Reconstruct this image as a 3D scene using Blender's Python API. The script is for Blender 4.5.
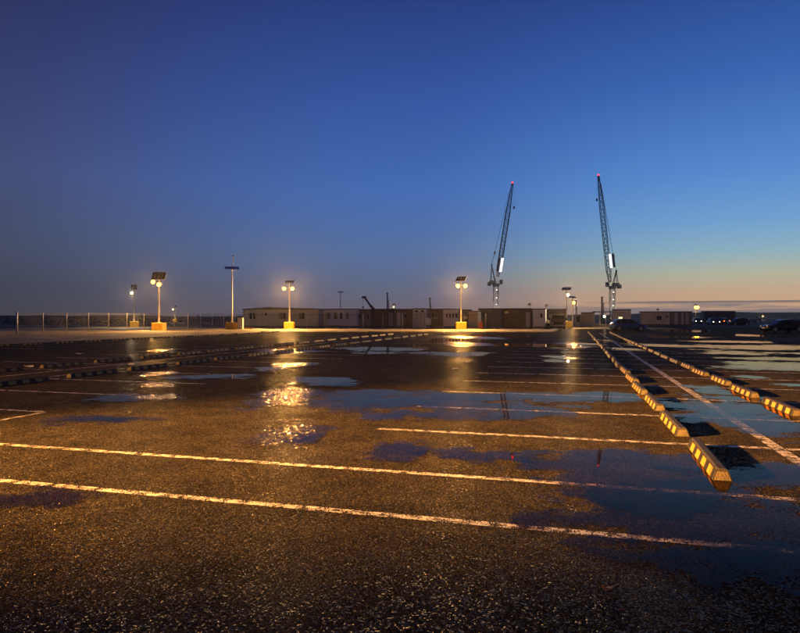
import bpy, bmesh, math, random
from mathutils import Vector, Matrix, noise
R = math.radians
random.seed(11)
for o in list(bpy.data.objects):
    bpy.data.objects.remove(o)
sc = bpy.context.scene
C = sc.collection

# ------------------------------------------------------------------ camera, sky, exposure
# World: +Y runs along the parking rows, +X across them, camera stands at the origin.
EYE, FOC, YAW = 1.65, 625.0, math.atan(175 / 625.0)
cam = bpy.data.cameras.new('camera'); cam_o = bpy.data.objects.new('camera', cam); C.objects.link(cam_o)
cam_o.location = (0, 0, EYE); cam_o.rotation_euler = (R(90), 0, YAW)
cam.sensor_width = 36; cam.lens = 36 * FOC / 800; cam.shift_y = 0.5 / 800
cam.clip_start = 0.05; cam.clip_end = 20000
sc.camera = cam_o

EXPOSURE = 4.5
world = bpy.data.worlds.new('World'); sc.world = world; world.use_nodes = True
wn = world.node_tree; wbg = wn.nodes['Background']
sky = wn.nodes.new('ShaderNodeTexSky'); sky.sky_type = 'NISHITA'; sky.sun_disc = False
sky.sun_elevation = R(-4.0); sky.sun_rotation = R(30)
sky.ozone_density = 3.6; sky.dust_density = 1.0; sky.air_density = 1.0; sky.altitude = 0
def lin(c): return tuple((v/255/12.92 if v/255 <= .04045 else ((v/255+.055)/1.055)**2.4) for v in c)
def wnode(t, **kw):
    n = wn.nodes.new(t)
    for k, v in kw.items(): setattr(n, k, v)
    return n
WL = wn.links.new
wtc = wnode('ShaderNodeTexCoord'); wsep = wnode('ShaderNodeSeparateXYZ'); WL(wtc.outputs['Generated'], wsep.inputs[0])
def wmath(op, a, b=None, c=None):
    n = wnode('ShaderNodeMath', operation=op)
    for i, v in enumerate((a, b, c)):
        if v is None: continue
        if isinstance(v, (int, float)): n.inputs[i].default_value = v
        else: WL(v, n.inputs[i])
    return n.outputs[0]
def wramp(fac, stops):
    r = wnode('ShaderNodeValToRGB'); WL(fac, r.inputs[0]); els = r.color_ramp.elements
    for i, (p, c) in enumerate(stops):
        e = els[i] if i < 2 else els.new(p)
        e.position = p; e.color = (*lin(c), 1)
    return r.outputs[0]
def wrange(v, a, b, smooth=True):
    n = wnode('ShaderNodeMapRange'); n.interpolation_type = 'SMOOTHSTEP' if smooth else 'LINEAR'
    WL(v, n.inputs[0]); n.inputs[1].default_value = a; n.inputs[2].default_value = b; return n.outputs[0]
def wmix(f, a, b):
    n = wnode('ShaderNodeMix', data_type='RGBA'); n.clamp_result = False
    if isinstance(f, float): n.inputs[0].default_value = f
    else: WL(f, n.inputs[0])
    for i, v in ((6, a), (7, b)):
        if isinstance(v, tuple): n.inputs[i].default_value = (*v, 1)
        else: WL(v, n.inputs[i])
    return n.outputs[2]
# twilight: the sun has set some 40 degrees right of the view; the sky pales towards it and greys away from it
SUN_AZ = R(40) - YAW                                   # from +Y towards +X
elev = wmath('MAXIMUM', wsep.outputs[2], 0.0)
azim = wmath('SUBTRACT', wmath('ARCTAN2', wsep.outputs[0], wsep.outputs[1]), SUN_AZ)
toward = wmath('COSINE', azim)
ev = wmath('POWER', elev, .5)                          # more ramp room near the horizon
q = lambda y: (math.sin(math.atan((317-y)/FOC)))**.5 if y < 317 else 0.0
away_c = wramp(ev, [(q(317),(76,75,76)),(1.0,(24,26,50)),(q(312),(74,74,78)),(q(290),(66,71,84)),(q(255),(72,77,99)),(q(190),(72,78,117)),(q(100),(57,62,104)),(q(0),(43,46,84))])
side_c = wramp(ev, [(q(317),(112,102,112)),(1.0,(22,34,74)),(q(308),(112,104,116)),(q(285),(98,110,138)),(q(255),(86,116,162)),(q(190),(70,112,184)),(q(100),(55,90,165)),(q(0),(42,65,132))])
sun_c = wramp(ev, [(q(317),(206,162,130)),(1.0,(22,40,84)),(q(304),(230,182,134)),(q(294),(222,184,142)),(q(278),(194,194,162)),(q(258),(148,186,198)),(q(232),(118,168,214)),(q(190),(90,144,212)),(q(100),(58,104,180)),(q(0),(40,70,140))])
f1 = wrange(toward, .18, .80); f2 = wrange(toward, .78, .998)
grad = wmix(f2, wmix(f1, away_c, side_c), sun_c)
# thin stratus low over the glow
cv = wnode('ShaderNodeCombineXYZ'); WL(wmath('MULTIPLY', azim, 5.0), cv.inputs[0]); WL(wmath('MULTIPLY', wsep.outputs[2], 130.0), cv.inputs[1])
cn = wnode('ShaderNodeTexNoise'); cn.inputs['Scale'].default_value = 1.0; cn.inputs['Detail'].default_value = 6.0; cn.inputs['Roughness'].default_value = .6; WL(cv.outputs[0], cn.inputs['Vector'])
low = wmath('MULTIPLY', wrange(elev, .026, .016), wrange(toward, .82, .97))
bank = wmath('MULTIPLY', wrange(wmath('ADD', cn.outputs[0], wmath('MULTIPLY', wrange(elev, .020, .004), .22)), .46, .62), low)
wig = wmath('MULTIPLY_ADD', cn.outputs[0], .004, .0195)
strip = wmath('MULTIPLY', wrange(wmath('ABSOLUTE', wmath('SUBTRACT', elev, wig)), .0022, .0006), wrange(toward, .90, .96))
grad = wmix(wmath('MULTIPLY', bank, .85), grad, lin((116,112,124)))
grad = wmix(wmath('MULTIPLY', strip, .8), grad, lin((92,90,102)))
wsc = wnode('ShaderNodeVectorMath', operation='SCALE'); WL(grad, wsc.inputs[0]); wsc.inputs['Scale'].default_value = 1/(.15*2**EXPOSURE)
WL(wmix(.12, wsc.outputs[0], sky.outputs[0]), wbg.inputs[0]); wbg.inputs[1].default_value = .15
vs = sc.view_settings
vs.view_transform = 'Standard'; vs.look = 'None'; vs.exposure = EXPOSURE; vs.gamma = 1.0
vs.use_curve_mapping = False
sc.cycles.use_denoising = True; sc.cycles.filter_width = 1.5
sc.cycles.max_bounces = 8; sc.cycles.transparent_max_bounces = 24
sc.cycles.sample_clamp_indirect = 0.5

# ------------------------------------------------------------------ helpers
def at(px, z):
    """ground position of a bearing (in photo columns) at a distance straight ahead"""
    xc = z * (px - 400) / FOC
    return (xc * math.cos(YAW) - z * math.sin(YAW), xc * math.sin(YAW) + z * math.cos(YAW))
def on_row(px, s):
    """X where a bearing meets the line Y = s"""
    k = (px - 400) / FOC
    z = s / (math.cos(YAW) + k * math.sin(YAW))
    return at(px, z)[0]

class MB:
    def __init__(self): self.v = []; self.f = []; self.m = []; self.mi = 0
    def add(self, vs_, fs_):
        n = len(self.v); self.v += [tuple(p) for p in vs_]
        self.f += [tuple(i + n for i in q) for q in fs_]; self.m += [self.mi] * len(fs_); return self
    def box(self, a, b):
        (x0, y0, z0), (x1, y1, z1) = a, b
        return self.add([(x0,y0,z0),(x1,y0,z0),(x1,y1,z0),(x0,y1,z0),(x0,y0,z1),(x1,y0,z1),(x1,y1,z1),(x0,y1,z1)],
                 [(3,2,1,0),(4,5,6,7),(0,1,5,4),(1,2,6,5),(2,3,7,6),(3,0,4,7)])
    def bar(self, p, q, r, n=4, r2=None):
        p, q = Vector(p), Vector(q); d = (q - p).normalized(); r2 = r if r2 is None else r2
        u = d.orthogonal().normalized() if abs(d.z) < .99 else Vector((1,0,0)); w = d.cross(u)
        vs_ = []
        for c, rr in ((p, r), (q, r2)):
            for i in range(n):
                a = 2*math.pi*(i+.5)/n; vs_.append(c + u*math.cos(a)*rr + w*math.sin(a)*rr)
        fs_ = [(i, (i+1)%n, n+(i+1)%n, n+i) for i in range(n)] + [tuple(range(n))[::-1], tuple(range(n, 2*n))]
        return self.add(vs_, fs_)
    def prism(self, pts, axis, a, b):
        """closed outline (2-D) pushed along axis from a to b"""
        n = len(pts); vs_ = []
        for k in (a, b):
            for (u, w) in pts:
                vs_.append({'x': (k,u,w), 'y': (u,k,w), 'z': (u,w,k)}[axis])
        return self.add(vs_, [(i,(i+1)%n,n+(i+1)%n,n+i) for i in range(n)] + [tuple(range(n))[::-1], tuple(range(n,2*n))])
    def lathe(self, prof, n=12, c=(0,0,0), axis='z'):
        vs_ = []
        for (r, h) in prof:
            for i in range(n):
                a = 2*math.pi*i/n; p = (r*math.cos(a), r*math.sin(a), h)
                if axis == 'y': p = (p[0], p[2], p[1])
                if axis == 'x': p = (p[2], p[0], p[1])
                vs_.append((p[0]+c[0], p[1]+c[1], p[2]+c[2]))
        fs_ = [(j*n+i, j*n+(i+1)%n, (j+1)*n+(i+1)%n, (j+1)*n+i) for j in range(len(prof)-1) for i in range(n)]
        fs_ += [tuple(range(n))[::-1], tuple(range((len(prof)-1)*n, len(prof)*n))]
        return self.add(vs_, fs_)
    def mesh(self, name, mats, smooth=False):
        me = bpy.data.meshes.new(name); me.from_pydata(self.v, [], self.f)
        for m in (mats if isinstance(mats, (list, tuple)) else [mats]): me.materials.append(m)
        me.polygons.foreach_set('material_index', self.m)
        bm = bmesh.new(); bm.from_mesh(me); bmesh.ops.recalc_face_normals(bm, faces=bm.faces); bm.to_mesh(me); bm.free()
        if smooth:
            for p in me.polygons: p.use_smooth = True
        return me
    def build(self, name, mats, parent=None, smooth=False, bevel=0):
        o = bpy.data.objects.new(name, self.mesh(name, mats, smooth)); C.objects.link(o)
        if bevel:
            b = o.modifiers.new('bevel', 'BEVEL'); b.width = bevel; b.segments = 2; b.limit_method = 'ANGLE'
        if parent: o.parent = parent
        return o
def link(name, me, parent=None, loc=(0,0,0), rz=0):
    o = bpy.data.objects.new(name, me); C.objects.link(o); o.location = loc; o.rotation_euler.z = rz
    if parent: o.parent = parent
    return o
def tag(o, label=None, cat=None, group=None, kind=None):
    if label: o['label'] = label
    if cat: o['category'] = cat
    if group: o['group'] = group
    if kind: o['kind'] = kind
    return o
def empty(name, loc=(0,0,0), rz=0):
    o = bpy.data.objects.new(name, None); C.objects.link(o); o.location = loc; o.rotation_euler.z = rz
    o.empty_display_size = .2
    return o

# ------------------------------------------------------------------ materials
def nodes(name):
    m = bpy.data.materials.new(name); m.use_nodes = True; nt = m.node_tree
    return m, nt, nt.nodes['Principled BSDF'], nt.nodes['Material Output']
def N(nt, t, **kw):
    n = nt.nodes.new(t)
    for k, v in kw.items():
        if k.startswith('_'): setattr(n, k[1:], v)
        else: n.inputs[k.replace('0', ' ')].default_value = v
    return n
def objco(nt, world_space=False):
    if world_space: return nt.nodes.new('ShaderNodeNewGeometry').outputs['Position']
    return nt.nodes.new('ShaderNodeTexCoord').outputs['Object']
def plain(name, col, rough=.6, metal=0, var=.25, scale=3.0, bump=0.0, spec=.5):
    """base colour with noise wear and a little relief"""
    m, nt, b, out = nodes(name); co = objco(nt)
    n1 = N(nt, 'ShaderNodeTexNoise', Scale=scale, Detail=6.0); nt.links.new(co, n1.inputs['Vector'])
    mr = N(nt, 'ShaderNodeMapRange'); mr.inputs[1].default_value = .3; mr.inputs[2].default_value = .7
    mr.inputs[3].default_value = 1 - var; mr.inputs[4].default_value = 1 + var
    nt.links.new(n1.outputs[0], mr.inputs[0])
    mx = N(nt, 'ShaderNodeVectorMath', _operation='SCALE'); mx.inputs[0].default_value = col[:3]
    nt.links.new(mr.outputs[0], mx.inputs['Scale']); nt.links.new(mx.outputs[0], b.inputs['Base Color'])
    b.inputs['Roughness'].default_value = rough; b.inputs['Metallic'].default_value = metal
    b.inputs['Specular IOR Level'].default_value = spec
    if bump:
        bp = N(nt, 'ShaderNodeBump', Strength=bump, Distance=.02); n2 = N(nt, 'ShaderNodeTexNoise', Scale=scale*8, Detail=4.0)
        nt.links.new(co, n2.inputs['Vector']); nt.links.new(n2.outputs[0], bp.inputs['Height']); nt.links.new(bp.outputs[0], b.inputs['Normal'])
    return m
def emit(name, col, strength):
    m, nt, b, out = nodes(name)
    b.inputs['Base Color'].default_value = (*col, 1); b.inputs['Emission Color'].default_value = (*col, 1)
    b.inputs['Emission Strength'].default_value = strength
    return m

def asphalt_material():
    m, nt, b, out = nodes('wet_asphalt'); L = nt.links.new; co = objco(nt, True)
    big = N(nt, 'ShaderNodeTexNoise', Scale=.35, Detail=4.0, Roughness=.6); L(co, big.inputs['Vector'])
    mid = N(nt, 'ShaderNodeTexNoise', Scale=1.6, Detail=6.0, Roughness=.65); L(co, mid.inputs['Vector'])
    wob = N(nt, 'ShaderNodeTexNoise', Scale=40.0, Detail=1.0); L(co, wob.inputs['Vector'])
    wv = N(nt, 'ShaderNodeVectorMath', _operation='SCALE'); wv.inputs['Scale'].default_value = .022; L(wob.outputs['Color'], wv.inputs[0])
    wa = N(nt, 'ShaderNodeVectorMath', _operation='ADD'); L(co, wa.inputs[0]); L(wv.outputs[0], wa.inputs[1])
    st = N(nt, 'ShaderNodeTexVoronoi', Scale=78.0, _feature='F1'); L(wa.outputs[0], st.inputs['Vector'])
    sep = N(nt, 'ShaderNodeSeparateColor'); L(st.outputs['Color'], sep.inputs[0])
    # stone colour: dark bitumen with a few paler chips
    cr = N(nt, 'ShaderNodeValToRGB'); L(sep.outputs[2], cr.inputs[0])
    e = cr.color_ramp.elements; e[0].color = (.018,.0155,.012,1); e[1].color = (.10,.086,.066,1); e[1].position = .97
    e2 = cr.color_ramp.elements.new(.65); e2.color = (.026,.023,.018,1)
    mr = N(nt, 'ShaderNodeMapRange'); mr.inputs[1].default_value = .3; mr.inputs[2].default_value = .7; mr.inputs[3].default_value = .55; mr.inputs[4].default_value = 1.45
    L(mid.outputs[0], mr.inputs[0])
    sv = N(nt, 'ShaderNodeVectorMath', _operation='SCALE'); L(cr.outputs[0], sv.inputs[0]); L(mr.outputs[0], sv.inputs['Scale'])
    # water film: where it lies, stones are half drowned and the surface shines
    film = N(nt, 'ShaderNodeMapRange'); film.interpolation_type = 'SMOOTHSTEP'
    film.inputs[1].default_value = .5; film.inputs[2].default_value = .68; L(big.outputs[0], film.inputs[0])
    # a share of the stones is polished and wet, the rest is matt
    gl = N(nt, 'ShaderNodeMapRange'); gl.inputs[1].default_value = .76; gl.inputs[2].default_value = .82; L(sep.outputs[0], gl.inputs[0])
    nt.nodes.remove(b); b = N(nt, 'ShaderNodeBsdfDiffuse', Roughness=.5); L(sv.outputs[0], b.inputs['Color'])
    gb = N(nt, 'ShaderNodeBsdfGlossy', Roughness=.24); gb.inputs['Color'].default_value = (1,.97,.93,1)
    fa = N(nt, 'ShaderNodeMapRange'); fa.inputs[3].default_value = .004; fa.inputs[4].default_value = .10; L(gl.outputs[0], fa.inputs[0])
    fm = N(nt, 'ShaderNodeMath', _operation='MULTIPLY_ADD'); fm.inputs[1].default_value = .02; L(film.outputs[0], fm.inputs[0]); L(fa.outputs[0], fm.inputs[2])
    mixs = N(nt, 'ShaderNodeMixShader'); L(fm.outputs[0], mixs.inputs[0]); L(b.outputs[0], mixs.inputs[1]); L(gb.outputs[0], mixs.inputs[2]); L(mixs.outputs[0], out.inputs['Surface'])
    # each stone has its own tilt, and a rounded edge
    til = N(nt, 'ShaderNodeVectorMath', _operation='SUBTRACT'); til.inputs[1].default_value = (.5,.5,.5); L(st.outputs['Color'], til.inputs[0])
    tk = N(nt, 'ShaderNodeMapRange'); tk.inputs[3].default_value = 1.5; tk.inputs[4].default_value = .6; L(film.outputs[0], tk.inputs[0])
    ts = N(nt, 'ShaderNodeVectorMath', _operation='SCALE'); L(til.outputs[0], ts.inputs[0]); L(tk.outputs[0], ts.inputs['Scale'])
    tm = N(nt, 'ShaderNodeVectorMath', _operation='MULTIPLY'); tm.inputs[1].default_value = (1,1,0); L(ts.outputs[0], tm.inputs[0])
    geo = nt.nodes.new('ShaderNodeNewGeometry'); ta = N(nt, 'ShaderNodeVectorMath', _operation='ADD'); L(geo.outputs['Normal'], ta.inputs[0]); L(tm.outputs[0], ta.inputs[1])
    tn = N(nt, 'ShaderNodeVectorMath', _operation='NORMALIZE'); L(ta.outputs[0], tn.inputs[0])
    inv = N(nt, 'ShaderNodeMath', _operation='MULTIPLY'); inv.inputs[1].default_value = -1.0; L(st.outputs['Distance'], inv.inputs[0])
    bp = N(nt, 'ShaderNodeBump', Distance=.011, Strength=1.0); L(inv.outputs[0], bp.inputs['Height']); L(tn.outputs[0], bp.inputs['Normal'])
    L(bp.outputs[0], b.inputs['Normal']); L(bp.outputs[0], gb.inputs['Normal'])
    return m
def water_material(name='puddle_water', rough=.02, tilt=0.0, expo=8.3, murk=(.60,.54,.48)):
    m, nt, b, out = nodes(name); L = nt.links.new; nt.nodes.remove(b); co = objco(nt, True)
    # Schlick reflectance on the unsigned angle, so light also gets back out of the water
    ge = nt.nodes.new('ShaderNodeNewGeometry'); dt = N(nt, 'ShaderNodeVectorMath', _operation='DOT_PRODUCT'); L(ge.outputs['Incoming'], dt.inputs[0]); L(ge.outputs['Normal'], dt.inputs[1])
    ab = N(nt, 'ShaderNodeMath', _operation='ABSOLUTE'); L(dt.outputs['Value'], ab.inputs[0])
    om = N(nt, 'ShaderNodeMath', _operation='SUBTRACT'); om.inputs[0].default_value = 1.0; L(ab.outputs[0], om.inputs[1])
    p5 = N(nt, 'ShaderNodeMath', _operation='POWER'); p5.inputs[1].default_value = expo; L(om.outputs[0], p5.inputs[0])
    fr = N(nt, 'ShaderNodeMath', _operation='MULTIPLY_ADD'); fr.inputs[1].default_value = .98; fr.inputs[2].default_value = .02; L(p5.outputs[0], fr.inputs[0])
    tr = N(nt, 'ShaderNodeBsdfTransparent'); tr.inputs[0].default_value = (*murk, 1); gl = N(nt, 'ShaderNodeBsdfGlossy', Roughness=rough)
    gl.inputs['Color'].default_value = (1.0,.82,.64,1)
    rp = N(nt, 'ShaderNodeTexNoise', Scale=3.0, Detail=2.0); L(co, rp.inputs['Vector'])
    bp = N(nt, 'ShaderNodeBump', Strength=.02, Distance=.02); L(rp.outputs[0], bp.inputs['Height'])
    L(bp.outputs[0], gl.inputs['Normal'])
    if tilt:
        # the film follows the stones: every stone mirrors its own way
        sv_ = N(nt, 'ShaderNodeTexVoronoi', Scale=34.0); L(co, sv_.inputs['Vector'])
        t1 = N(nt, 'ShaderNodeVectorMath', _operation='SUBTRACT'); t1.inputs[1].default_value = (.5,.5,.5); L(sv_.outputs['Color'], t1.inputs[0])
        t2_ = N(nt, 'ShaderNodeVectorMath', _operation='MULTIPLY'); t2_.inputs[1].default_value = (tilt,tilt,0); L(t1.outputs[0], t2_.inputs[0])
        t3 = N(nt, 'ShaderNodeVectorMath', _operation='ADD'); L(bp.outputs[0], t3.inputs[0]); L(t2_.outputs[0], t3.inputs[1])
        t4 = N(nt, 'ShaderNodeVectorMath', _operation='NORMALIZE'); L(t3.outputs[0], t4.inputs[0]); L(t4.outputs[0], gl.inputs['Normal'])
    mx = N(nt, 'ShaderNodeMixShader'); L(fr.outputs[0], mx.inputs[0]); L(tr.outputs[0], mx.inputs[1]); L(gl.outputs[0], mx.inputs[2])
    # the shallow rim: stones stand out of the water
    at_ = N(nt, 'ShaderNodeAttribute', _attribute_name='depth')
    st = N(nt, 'ShaderNodeTexVoronoi', Scale=42.0); L(co, st.inputs['Vector'])
    pn = N(nt, 'ShaderNodeTexNoise', Scale=2.6, Detail=7.0, Roughness=.7); L(co, pn.inputs['Vector'])
    a1 = N(nt, 'ShaderNodeMath', _operation='MULTIPLY_ADD'); a1.inputs[1].default_value = .7; L(st.outputs['Distance'], a1.inputs[0])
    a2 = N(nt, 'ShaderNodeMath', _operation='MULTIPLY_ADD'); a2.inputs[1].default_value = 1.5; a2.inputs[2].default_value = -1.06; L(pn.outputs[0], a2.inputs[0])
    L(a2.outputs[0], a1.inputs[2])
    s = N(nt, 'ShaderNodeMath', _operation='MULTIPLY_ADD'); s.inputs[1].default_value = .55; L(at_.outputs['Fac'], s.inputs[0]); L(a1.outputs[0], s.inputs[2])
    cov = N(nt, 'ShaderNodeMapRange'); cov.inputs[1].default_value = .03; cov.inputs[2].default_value = .13; L(s.outputs[0], cov.inputs[0])
    t2 = N(nt, 'ShaderNodeBsdfTransparent'); m2 = N(nt, 'ShaderNodeMixShader')
    L(cov.outputs[0], m2.inputs[0]); L(t2.outputs[0], m2.inputs[1]); L(mx.outputs[0], m2.inputs[2]); L(m2.outputs[0], out.inputs['Surface'])
    return m
def paint_material():
    m, nt, b, out = nodes('line_paint'); L = nt.links.new; co = objco(nt, True)
    b.inputs['Roughness'].default_value = .4
    st = N(nt, 'ShaderNodeTexVoronoi', Scale=72.0); L(co, st.inputs['Vector'])
    n1 = N(nt, 'ShaderNodeTexNoise', Scale=4.0, Detail=6.0, Roughness=.65); L(co, n1.inputs['Vector'])
    cr = N(nt, 'ShaderNodeValToRGB'); L(n1.outputs[0], cr.inputs[0])
    cr.color_ramp.elements[0].color = (.42,.40,.37,1); cr.color_ramp.elements[0].position = .3
    cr.color_ramp.elements[1].color = (.78,.75,.71,1); cr.color_ramp.elements[1].position = .6
    L(cr.outputs[0], b.inputs['Base Color'])
    bp = N(nt, 'ShaderNodeBump', Strength=.9, Distance=.01); iv = N(nt, 'ShaderNodeMath', _operation='MULTIPLY'); iv.inputs[1].default_value = -1
    L(st.outputs['Distance'], iv.inputs[0]); L(iv.outputs[0], bp.inputs['Height']); L(bp.outputs[0], b.inputs['Normal'])
    # worn away in the hollows between stones
    w = N(nt, 'ShaderNodeMath', _operation='MULTIPLY_ADD'); w.inputs[1].default_value = -.55; L(st.outputs['Distance'], w.inputs[0])
    n2 = N(nt, 'ShaderNodeTexNoise', Scale=9.0, Detail=5.0); L(co, n2.inputs['Vector']); L(n2.outputs[0], w.inputs[2])
    mr = N(nt, 'ShaderNodeMapRange'); mr.inputs[1].default_value = .18; mr.inputs[2].default_value = .24; L(w.outputs[0], mr.inputs[0])
    L(mr.outputs[0], b.inputs['Alpha'])
    return m
def sand_material():
    m, nt, b, out = nodes('sandy_gravel'); L = nt.links.new; co = objco(nt, True)
    n1 = N(nt, 'ShaderNodeTexNoise', Scale=.5, Detail=8.0, Roughness=.65); L(co, n1.inputs['Vector'])
    cr = N(nt, 'ShaderNodeValToRGB'); L(n1.outputs[0], cr.inputs[0])
    cr.color_ramp.elements[0].color = (.085,.065,.042,1); cr.color_ramp.elements[0].position = .35
    cr.color_ramp.elements[1].color = (.27,.21,.14,1); cr.color_ramp.elements[1].position = .65
    L(cr.outputs[0], b.inputs['Base Color']); b.inputs['Roughness'].default_value = .8
    n2 = N(nt, 'ShaderNodeTexNoise', Scale=9.0, Detail=6.0); L(co, n2.inputs['Vector'])
    bp = N(nt, 'ShaderNodeBump', Strength=.8, Distance=.05); L(n2.outputs[0], bp.inputs['Height']); L(bp.outputs[0], b.inputs['Normal'])
    return m
def corrugated(name, col, rough=.5):
    return plain(name, col, rough, .0, .3, 1.2, .15)

def chipped():
    """yellow stripe paint, scuffed through to the rubber"""
    m, nt, b, out = nodes('yellow_paint'); L = nt.links.new; co = objco(nt, True)
    n1 = N(nt, 'ShaderNodeTexNoise', Scale=7.0, Detail=8.0, Roughness=.7); L(co, n1.inputs['Vector'])
    cr = N(nt, 'ShaderNodeValToRGB'); L(n1.outputs[0], cr.inputs[0]); e = cr.color_ramp.elements
    e[0].color = (.05,.04,.025,1); e[0].position = .34; e[1].color = (.40,.20,.008,1); e[1].position = .47
    x = e.new(.41); x.color = (.30,.16,.015,1); y = e.new(.7); y.color = (.34,.165,.007,1)
    L(cr.outputs[0], b.inputs['Base Color']); b.inputs['Roughness'].default_value = .5; b.inputs['Specular IOR Level'].default_value = .3
    bp = N(nt, 'ShaderNodeBump', Strength=.3, Distance=.01); L(n1.outputs[0], bp.inputs['Height']); L(bp.outputs[0], b.inputs['Normal'])
    return m

M = dict(
    asphalt=asphalt_material(), water=water_material(), film=water_material('water_film', .09, .34, 8.5, (.8,.78,.75)), paint=paint_material(), sand=sand_material(),
    earth=plain('dark_earth', (.03,.028,.022), .95, var=.4, scale=.05),
    concrete=plain('stop_concrete', (.11,.09,.06), .6, var=.3, scale=9, bump=.5),
    shaded_rubber=plain('stop_shaded_rubber', (.035,.033,.031), .6, var=.35, scale=9, bump=.5, spec=.2),  # stop body; shade of its grazing-lit top is put into this dark colour
    black=plain('black_paint', (.008,.008,.008), .6, var=.4, scale=12, bump=.3, spec=.2),
    yellow=chipped(),
    base=plain('yellow_base', (.60,.35,.025), .55, var=.15, scale=3, bump=.1),
    pole=plain('galvanised_pole', (.68,.68,.66), .45, .0, .12, 4),
    panel=plain('solar_cell', (.02,.022,.035), .15, 0, .2, 6, spec=.6),
    alloy=plain('aluminium_frame', (.5,.5,.5), .35, .8, .1, 4),
    lens_warm=emit('warm_led', (1.0,.42,.022), 1.0),
    lens_cool=emit('neutral_led', (1.0,.62,.16), .4),
    lens_off=plain('dead_led', (.3,.3,.3), .2),
    fence=plain('galvanised_fence', (.5,.5,.48), .45, .4, .2, 5),
    wire=plain('dull_wire', (.1,.1,.1), .6, 0, .2, 5),
    beige=plain('beige_cladding', (.52,.45,.36), .6, 0, .18, .8, .08),
    brown=plain('brown_cladding', (.15,.11,.085), .6, 0, .2, .8, .08),
    white=plain('white_cladding', (.74,.77,.80), .5, 0, .15, .8, .08),
    grey=plain('grey_cladding', (.17,.175,.18), .55, 0, .2, .8, .08),
    darkgrey=plain('dark_steel', (.075,.075,.08), .5, .2, .25, 1.2, .08),
    roof=plain('dark_roof', (.06,.055,.05), .7, 0, .3, .7, .1),
    glass=plain('dark_glass', (.012,.013,.016), .06, 0, .1, 1),
    trim=plain('pale_trim', (.45,.44,.42), .5, 0, .1, 2),
    lit=emit('lit_window', (1.0,.70,.32), .09),
    litwhite=emit('lit_banner', (.93,.97,1.0), .085),
    floodwhite=emit('white_flood', (1.0,.93,.8), .12),
    red=emit('red_beacon', (1.0,.003,.003), .45),
    redlamp=emit('tail_lamp', (1.0,.18,.03), .16),
    headlamp=emit('head_lamp', (1.0,.86,.6), .35),
    crane=plain('crane_steel', (.10,.105,.115), .5, .2, .2, .5),
    cranewhite=plain('mast_steel', (.22,.22,.21), .5, .1, .2, .5),
    tyre=plain('tyre_rubber', (.018,.018,.018), .8, 0, .2, 6),
    rim=plain('alloy_rim', (.45,.44,.42), .3, .9, .1, 4),
    blue=plain('blue_car_paint', (.03,.085,.25), .2, .3, .06, 1, spec=.6),
    dark=plain('dark_car_paint', (.012,.012,.014), .2, .2, .06, 1, spec=.6),
    leaf=plain('dead_leaf', (.24,.12,.05), .7, 0, .4, 30, .4),
    scrub=plain('scrub_leaf', (.045,.05,.03), .8, 0, .4, .3),
    paper=plain('litter_paper', (.7,.68,.62), .6, 0, .1, 9),
    orange=plain('orange_plastic', (.6,.14,.03), .5, 0, .1, 5),
    timber=plain('pale_timber', (.4,.32,.2), .7, 0, .2, 3, .2),
    hill=plain('far_hill', (.03,.035,.04), 1, 0, .2, .002),
)

# ------------------------------------------------------------------ ground
def sheet(name, poly, z, mat, parent=None):
    return MB().add([(x, y, z) for x, y in poly], [tuple(range(len(poly)))]).build(name, mat, parent)
ground = sheet('ground', [(-1600,-1600),(1600,-1600),(1600,1600),(-1600,1600)], -.02, M['earth']); tag(ground, kind='structure')
lot = sheet('parking_lot', [(-33,-60),(90,-60),(90,112),(14,112),(14,90),(-2,90),(-2,72),(-33,64)], 0, M['asphalt']); tag(lot, kind='structure')

def verge(name, inside, x0, x1, y0, y1, step, amp):
    mb = MB(); idx = {}
    nx, ny = int((x1-x0)/step), int((y1-y0)/step)
    def vid(i, j):
        if (i, j) not in idx:
            x, y = x0+i*step, y0+j*step
            p = Vector((x*.35, y*.35, 3))
            z = .012 + amp*(.5+.5*noise.fractal(p, 1, 2, 4)) * inside(x, y)
            idx[(i, j)] = len(mb.v); mb.v.append((x+.5*noise.noise(p*2), y+.5*noise.noise(p*2+Vector((9,0,0))), z))
        return idx[(i, j)]
    for i in range(nx):
        for j in range(ny):
            x, y = x0+(i+.5)*step, y0+(j+.5)*step
            if inside(x, y) > 0:
                mb.f.append((vid(i,j), vid(i+1,j), vid(i+1,j+1), vid(i,j+1))); mb.m.append(0)
    return mb.build(name, M['sand'], smooth=True)
def verge_in(x, y):
    edge = -32.3 if y < 62 else -200
    far = 63.5 + (x+33)*.26
    d = max((edge - x), (y - far))
    return max(0, min(1, d*.5))
tag(verge('gravel_verge', verge_in, -75, -2, 10, 84, .8, .22), kind='structure')
road = sheet('road', [(-200,88),(-75,88),(-75,100),(-200,100)], -.008, M['sand']); tag(road, kind='structure')

# far low hills
mb = MB(); n = 140
for i in range(n+1):
    a = R(-65 + 130*i/n); d = 1250
    x, y = math.sin(a - YAW)*d, math.cos(a - YAW)*d
    hgt = 6 + 14*max(0, noise.fractal(Vector((i*.09, 4, 0)), 1, 2, 4)+.25) + (22 if i > 84 else 0)*min(1, max(0, (i-84)/16))
    hgt = 1.2 + hgt*.3
    mb.v += [(x, y, -1), (x, y, hgt), (x*1.25, y*1.25, hgt*.8)]
for i in range(n):
    mb.f += [(3*i, 3*i+3, 3*i+4, 3*i+1), (3*i+1, 3*i+4, 3*i+5, 3*i+2)]; mb.m += [0, 0]
tag(mb.build('hills', M['hill'], smooth=True), kind='structure')

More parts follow.
